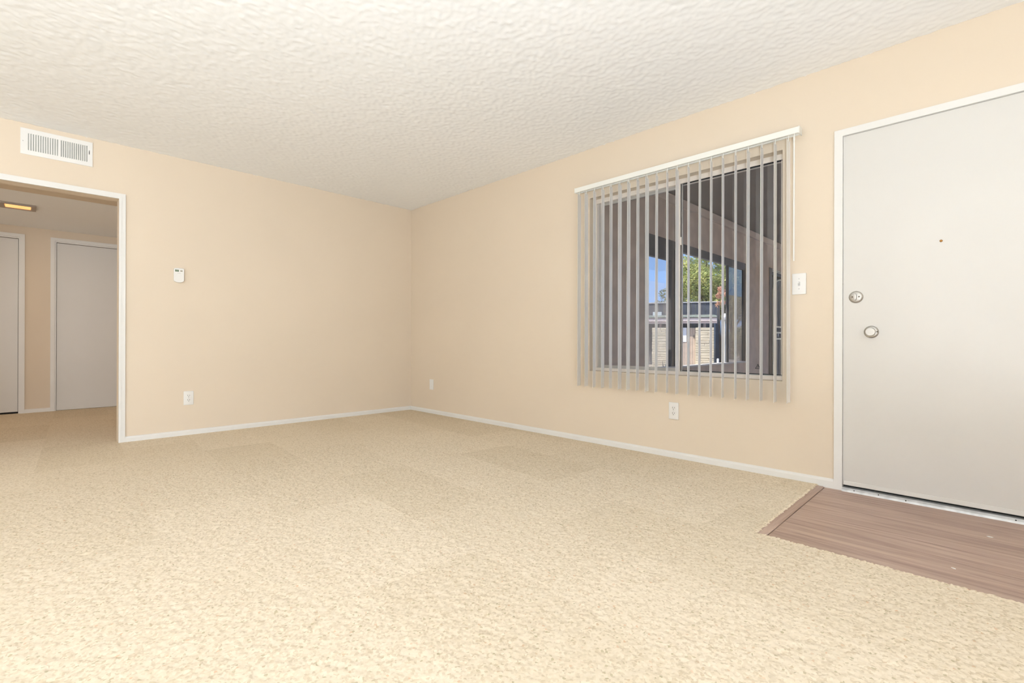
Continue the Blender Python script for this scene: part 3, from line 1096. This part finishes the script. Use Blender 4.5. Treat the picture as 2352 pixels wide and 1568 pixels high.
m = B()  # added wall out of view: warms the porch, covers sky in pane reflections
m.box(10.0, 10.3, 0.8, 45.0, GZ, 3.3)
tag(m.build('wall_bounce', MAT['courtyard']), 'added unseen beige wall that bounces sun into the porch', 'wall', 'structure')

# porch window with dark frame
pw2 = empty('window_2', (KX, 0, 0))
tag(pw2, 'dark framed opening in the porch wall looking to the yard', 'window', 'structure')
m = B()
m.box(-0.045, -0.004, PO[0], PO[1], 1.826, PO[3])
m.box(-0.045, -0.004, PO[0], 1.546, 1.703, 1.826)
m.box(-0.045, -0.004, PO[1] - 0.03, PO[1], PO[2], 1.826)
m.box(-0.045, -0.004, PO[0], PO[0] + 0.012, PO[2], 1.703)
m.build('head_frame', MAT['bronze'], pw2)
for y0, y1, dp in ((1.546, 1.631, 0.045), (3.056, 3.092, 0.026)):
    m = B()
    m.box(-dp, -0.008, y0, y1, PO[2], 1.826)
    m.box(-0.008, 0.0, y1 - 0.018, y1, PO[2], 1.826)
    m.build('mullion', MAT['bronze'], pw2)
B().box(-0.028, -0.024, PO[0] + 0.012, 1.546, PO[2] + 0.012, 1.703).build('pane', MAT['glass_clear'], pw2)
B().box(-0.028, -0.024, 3.085, PO[1] - 0.03, PO[2] + 0.012, 1.826).build('pane', MAT['glass_tint'], pw2)
m = B()
m.box(-0.06, 0.025, PO[0], PO[1], PO[2] - 0.006, PO[2] + 0.012)
m.build('sill_cap', MAT['porch_sill'], pw2)

# security screen door in the porch wall
sd = empty('security_door', (KX, 5.14, -0.06))
tag(sd, 'dark porch door behind a cream steel security grille', 'door')
m = B()
m.box(-0.10, 0.010, -0.50, -0.385, 0.0, 2.03)
m.box(-0.10, 0.010, 0.47, 0.50, 0.0, 2.03)
m.box(-0.10, 0.0, -0.385, 0.47, 1.93, 2.03)
m.build('door_frame', MAT['charcoal'], sd)
B().box(-0.10, -0.06, -0.385, 0.47, 0.0, 1.93).build('door_leaf', MAT['charcoal'], sd)
m = B()
for z in (1.99, 2.012):
    m.box(0.0, 0.010, -0.385, 0.47, z - 0.004, z + 0.004)
m.build('head_strip', MAT['cream_tube'], sd)
for y in (-0.345, 0.44):
    B().box(0.0, 0.028, y - 0.014, y + 0.014, 0.02, 1.70).build('stile', MAT['cream_tube'], sd)
m = B()
m.tube([(0.012, -0.345 + 0.3925 * (1 - math.cos(PI * i / 14)), 1.70 + 0.185 * math.sin(PI * i / 14)) for i in range(15)], 0.013, 8)
m.build('arch', MAT['cream_tube'], sd, 60)
for z in (1.136, 1.047, 0.950, 0.08):
    B().box(0.0, 0.026, -0.33, 0.43, z - 0.013, z + 0.013).build('rail', MAT['cream_tube'], sd)
for k in range(7):
    y = -0.235 + k * 0.098
    h = 1.70 + 0.185 * math.sqrt(max(0, 1 - ((y - 0.0475) / 0.3925) ** 2))
    m = B()
    m.box(0.004, 0.020, y - 0.006, y + 0.006, 1.149, h)
    m.box(0.004, 0.020, y - 0.006, y + 0.006, 0.09, 0.937)
    m.build('picket', MAT['porch_sill'], sd)
B().box(0.004, 0.020, -0.33, 0.43, 0.963, 1.123).build('lock_panel', MAT['house'], sd)
B().box(0.020, 0.034, -0.16, -0.14, 0.985, 1.03).build('lock', MAT['paper'], sd)

# ------------------------------------------------------------------ yard: enclosure with stone columns, gate, roof
EA = math.atan2(0.48, 0.877)
EO = (-4.44, 20.0)


def E(x, y):
    """point in enclosure coordinates -> world"""
    return (EO[0] + x * math.cos(EA) - y * math.sin(EA), EO[1] + x * math.sin(EA) + y * math.cos(EA))


def stone_column(x0, x1, label):
    p = E(x0, 0)
    e = empty('stone_column', (p[0], p[1], GZ), EA)
    tag(e, label, 'stone column', None, 'stone columns of the yard enclosure')
    w, d, h = x1 - x0, 0.55, 1.535 - GZ
    B().box(0.02, w - 0.02, 0.02, d - 0.02, 0.0, h - 0.02).build('core', MAT['mortar'], e)
    z = 0.0
    while z < h - 0.02:
        hh = min(random.uniform(0.085, 0.15), h - z)
        cuts = [0.0] + sorted(random.uniform(0.25, 0.75) * w for _ in range(random.choice((0, 1, 1)))) + [w]
        for a, b in zip(cuts, cuts[1:]):
            if b - a < 0.06:
                continue
            jut = random.uniform(0.0, 0.025)
            B().box(a + 0.006, b - 0.006, -jut, 0.28, z + 0.006, z + hh - 0.006, 0.008, 1).build('stone', MAT['stone'], e)
        B().box(0.01 - random.uniform(0, 0.02), w - 0.006 + random.uniform(0, 0.02), 0.285, d, z + 0.006, z + hh - 0.006, 0.008, 1).build('stone', MAT['stone'], e)
        z += hh
    return e


stone_column(-0.94, -0.11, 'cream stone column beside the gate, right of the white notice')
stone_column(-2.97, -2.31, 'cream stone column at the far side of the gate')

p = E(-2.31, 0.22)
gt = empty('gate', (p[0], p[1], GZ), EA)
tag(gt, 'pinkish wooden board gate between the two stone columns', 'gate')
n = 11
bw = 1.37 / n
for k in range(n):
    B().box(k * bw + 0.004, (k + 1) * bw - 0.004, 0.0, 0.025, 0.06, 1.52 - GZ + random.uniform(-0.01, 0.01), 0.003, 1).build('board', MAT['gate_wood'], gt)
for z in (0.35, 1.55):
    B().box(0.0, 1.37, 0.025, 0.07, z, z + 0.09).build('cross_rail', MAT['gate_wood'], gt)
m = B()
m.box(1.29, 1.32, -0.03, 0.0, 1.42, 1.58, 0.004, 1)
m.box(1.25, 1.32, -0.045, -0.03, 1.50, 1.52)
m.build('latch', MAT['bronze'], gt)
p = E(-1.58, 0.20)
o = B().box(0, 0.235, -0.006, 0.0, 0.83, 1.53).build('notice', MAT['paper'])
o.location = (p[0], p[1], 0)
o.rotation_euler = (0, 0, EA)
tag(o, 'blank white notice sheet fixed to the wooden gate', 'notice')

# shelter roof above the gate
p = E(0, 0)
sh = empty('shelter_roof', (p[0], p[1], GZ), EA)
tag(sh, 'low shelter with green grey shingles and pale fascia above the gate', 'shelter')
X0 = -4.6
B().box(X0, 0.0, -0.10, -0.06, 1.842 - GZ, 2.03 - GZ).build('fascia', MAT['fascia'], sh)
B().box(X0, 0.02, 0.0, 0.12, 1.736 - GZ, 1.836 - GZ).build('beam', MAT['fascia'], sh)
for x in (-0.53, -2.62, -4.4):
    B().box(x, x + 0.11, 0.0, 0.11, 0.0, 1.736 - GZ).build('post', MAT['fascia'], sh).location.y = 0.60 if x > -4.0 else 0.0
m = B()
m.prism([(-0.12, 2.03 - GZ), (2.6, 2.30 - GZ), (2.6, 2.26 - GZ), (-0.12, 1.99 - GZ)], X0, 0.0, 'x')
m.build('roof_deck', MAT['house_roof'], sh)
n = 13
shw = -X0 / n
for r in range(3):
    for k in range(n + 1):
        a = X0 + (k - (0.5 if r % 2 else 0)) * shw
        b = a + shw
        a, b = max(a, X0), min(b, 0.02)
        if b - a < 0.05:
            continue
        y0 = -0.15 + r * 0.45
        z0 = 2.03 - GZ + 0.1 * (y0 + 0.12)
        t = random.uniform(0.05, 0.07)
        B().prism([(y0, z0), (y0 + 0.55, z0 + 0.055), (y0 + 0.55, z0 + 0.065), (y0, z0 + t)], a + 0.006, b - 0.006, 'x').build('shingle', MAT['shingle'], sh)
# dark siding at the back of the shelter
p = E(-4.8, 2.8)
wb = empty('siding_fence', (p[0], p[1], GZ), EA)
tag(wb, 'dark slate board fence behind the shelter roof', 'fence')
n = 22
for k in range(n):
    B().box(k * 0.24 + 0.006, (k + 1) * 0.24 - 0.006, random.uniform(0, 0.02), 0.05, 0.0, 2.95 - GZ * 1.0).build('board', MAT['shed_back'], wb)
B().box(0, n * 0.24, -0.04, 0.10, 2.95 - GZ, 3.0 - GZ).build('cap_rail', MAT['porch_sill'], wb)

# roof-top box
p = E(-2.72, 1.4)
o = B().box(-0.22, 0.22, -0.15, 0.15, 0.0, 0.20, 0.02, 2).build('vent_box', MAT['ac'])
o.location = (p[0], p[1], 2.335 - 0.15)
o.rotation_euler = (0, 0, EA)
tag(o, 'pale metal box standing on the shelter roof', 'roof box')

# far house
hs = empty('far_house', (-19.0, 36.0, GZ), EA * 0.6)
tag(hs, 'low grey house with tan roof far behind the shelter', 'house')
B().box(-9, 5.2, 0, 7, 0, 3.5).build('wall', MAT['house'], hs)
m = B()
m.prism([(-0.6, 3.45), (3.5, 5.0), (7.6, 3.45), (7.6, 3.3), (-0.6, 3.3)], -9.6, 5.8, 'x')
m.build('roof', MAT['house_roof'], hs)
B().box(-9.6, 5.8, -0.66, -0.6, 3.28, 3.48).build('gutter', MAT['porch_sill'], hs)
for x in (-7.5, -4.0, -0.5, 3.0):
    f = B().box(x, x + 1.3, -0.05, 0.0, 1.2, 2.6).build('window_frame', MAT['porch_sill'], hs)
    B().box(x + 0.08, x + 1.22, -0.06, -0.05, 1.28, 2.52).build('pane', MAT['charcoal'], f)

# globe lamp
p = E(0.36, -0.02)
gl = empty('globe_lamp', (p[0], p[1], GZ))
tag(gl, 'white globe lamp on a slim grey post beside the stone column', 'yard lamp')
m = B()
m.lathe([(0.11, 0.0), (0.11, 0.03), (0.05, 0.06), (0.035, 0.3), (0.032, 2.25), (0.07, 2.29), (0.075, 2.32)], (0, 0, 0), (0, 0, 1), 16)
m.build('post', MAT['post'], gl, 40)
m = B()
m.lathe([(0.0, -0.155)] + [(0.155 * math.sin(PI * i / 12), -0.155 * math.cos(PI * i / 12)) for i in range(1, 12)] + [(0.0, 0.155)], (0, 0, 2.46), (0, 0, 1), 20)
m.build('globe', MAT['globe'], gl, 80)

# white bollard
p = E(0.02, -0.35)
m = B()
m.lathe([(0.05, 0.0), (0.05, 0.42), (0.045, 0.46), (0.0, 0.48)], (0, 0, 0), (0, 0, 1), 14)
o = m.build('bollard', MAT['globe'])
o.location = (p[0], p[1], GZ)
tag(o, 'short white bollard standing at the foot of the stone column', 'bollard')


# ------------------------------------------------------------------ plants
def leaves(name, parent, mat, centers, n, size, up=0.3):
    """many small leaf blades gathered round cluster centres: (x, y, z, radius)"""
    vs, fs = [], []
    tot = sum(c[3] ** 2 for c in centers)
    for c in centers:
        k = max(4, int(n * c[3] ** 2 / tot))
        for _ in range(k):
            d = Vector((random.gauss(0, 1), random.gauss(0, 1), random.gauss(0, 1) + up)).normalized()
            r = c[3] * (0.55 + 0.5 * random.random())
            p = Vector(c[:3]) + d * r
            a = Vector((random.gauss(0, 1), random.gauss(0, 1), random.gauss(0, 0.6))).normalized()
            b = d.cross(a)
            if b.length < 0.05:
                continue
            b.normalize()
            a = (a + d * 0.25).normalized()
            s = size * random.uniform(0.6, 1.3)
            i = len(vs)
            vs += [p - a * s, p + b * s * 0.42, p + a * s, p - b * s * 0.42]
            fs.append((i, i + 1, i + 2, i + 3))
    me = bpy.data.meshes.new(name)
    me.from_pydata([tuple(v) for v in vs], [], fs)
    me.materials.append(mat)
    return link(name, me, parent)


def tree(name, loc, label, mat, trunk_h, crown, n_cl, n_leaf, size, rcl):
    e = empty(name, loc)
    tag(e, label, 'tree', None, 'trees beyond the yard')
    rx, ry, rz, cz = crown
    m = B()
    m.tube([(0, 0, 0), (0.05, 0.02, trunk_h * 0.5), (0.0, 0.05, trunk_h), (0.1, 0.0, cz)], [0.20, 0.16, 0.13, 0.05], 8)
    cl = []
    for i in range(n_cl):
        d = Vector((random.gauss(0, 1), random.gauss(0, 1), random.gauss(0, 1))).normalized()
        r = random.uniform(0.45, 1.0)
        c = (d.x * rx * r, d.y * ry * r, cz + d.z * rz * r, rcl * random.uniform(0.7, 1.25))
        cl.append(c)
        if i % 4 == 0:
            m.tube([(0.0, 0.05, trunk_h), ((c[0]) * 0.5, c[1] * 0.5, trunk_h + (c[2] - trunk_h) * 0.6), c[:3]], [0.08, 0.05, 0.02], 6)
    m.build('trunk', MAT['bark'], e, 60)
    leaves('crown', e, mat, cl, n_leaf, size)
    return e


tree('leafy_tree', (-7.3, 26.0, GZ), 'bright yellow green leafy tree behind the shelter', MAT['leaf'], 2.6, (2.3, 2.0, 1.75, 4.55 - GZ), 110, 26000, 0.075, 0.5)
tree('small_tree', (-11.0, 29.5, GZ), 'small olive tree beside the far house roof', MAT['leaf2'], 2.2, (1.5, 1.4, 1.3, 3.4 - GZ), 40, 7000, 0.08, 0.42)

tree('dense_tree', (-8.6, 32.8, GZ), 'dense olive tree seen through the smoked porch pane', MAT['leaf2'], 2.0, (2.6, 2.0, 2.2, 4.2 - GZ), 90, 18000, 0.095, 0.55)
tree('round_tree', (-4.5, 23.4, GZ), 'low round olive tree at the bottom of the smoked porch pane', MAT['leaf2'], 0.5, (0.8, 0.7, 0.75, 0.85 - GZ), 30, 6000, 0.06, 0.32)

p = E(0.34, 0.9)
e = empty('flowering_shrub', (p[0], p[1], GZ))
tag(e, 'orange pink flowering shrub rising behind the globe lamp', 'shrub')
m = B()
for k in range(5):
    a = 2 * PI * k / 5
    m.tube([(0.05 * math.cos(a), 0.05 * math.sin(a), 0), (0.12 * math.cos(a), 0.12 * math.sin(a), 1.7), (0.2 * math.cos(a), 0.2 * math.sin(a), 3.2)], [0.035, 0.025, 0.012], 6)
m.build('stem', MAT['bark'], e, 60)
leaves('blossom', e, MAT['orange_leaf'], [(random.uniform(-0.26, 0.26), random.uniform(-0.25, 0.25), 3.1 - GZ + random.uniform(-0.5, 0.45), 0.10) for _ in range(22)], 800, 0.055)


def spiky_bush(loc, label, r, h, n):
    e = empty('spiky_bush', loc)
    tag(e, label, 'bush', None, 'dark bushes outside the porch window')
    m = B()
    for i in range(5):
        m.tube([(0, 0, 0), (random.uniform(-0.06, 0.06), random.uniform(-0.06, 0.06), h * 0.55)], [0.02, 0.012], 6)
    m.build('stem', MAT['bark'], e)
    vs, fs = [], []
    for _ in range(n):
        a = random.uniform(0, 2 * PI)
        el = math.radians(random.uniform(-10, 80))
        d = Vector((math.cos(a) * math.cos(el), math.sin(a) * math.cos(el), math.sin(el)))
        base = Vector((random.uniform(-0.06, 0.06), random.uniform(-0.06, 0.06), h * random.uniform(0.25, 0.6)))
        L = r * random.uniform(0.7, 1.1)
        sd_ = d.cross(Vector((0, 0, 1)))
        if sd_.length < 0.05:
            sd_ = Vector((1, 0, 0))
        sd_.normalize()
        tip = base + d * L + Vector((0, 0, -0.25 * L * (1 - d.z)))
        mid = base + d * L * 0.5
        w = 0.022
        i = len(vs)
        vs += [base, mid + sd_ * w, tip, mid - sd_ * w, mid + Vector((0, 0, 0.008))]
        fs += [(i, i + 1, i + 4), (i + 1, i + 2, i + 4), (i + 2, i + 3, i + 4), (i + 3, i, i + 4)]
    me = bpy.data.meshes.new('foliage')
    me.from_pydata([tuple(v) for v in vs], [], fs)
    me.materials.append(MAT['dark_leaf'])
    link('foliage', me, e)
    return e


spiky_bush((0.98, 5.5, GZ), 'dark spiky bush in front of the gate and the white notice', 0.36, 0.75, 150)
spiky_bush((0.36, 5.7, GZ), 'dark spiky bush seen in the narrow pane of the porch window', 0.40, 0.90, 170)
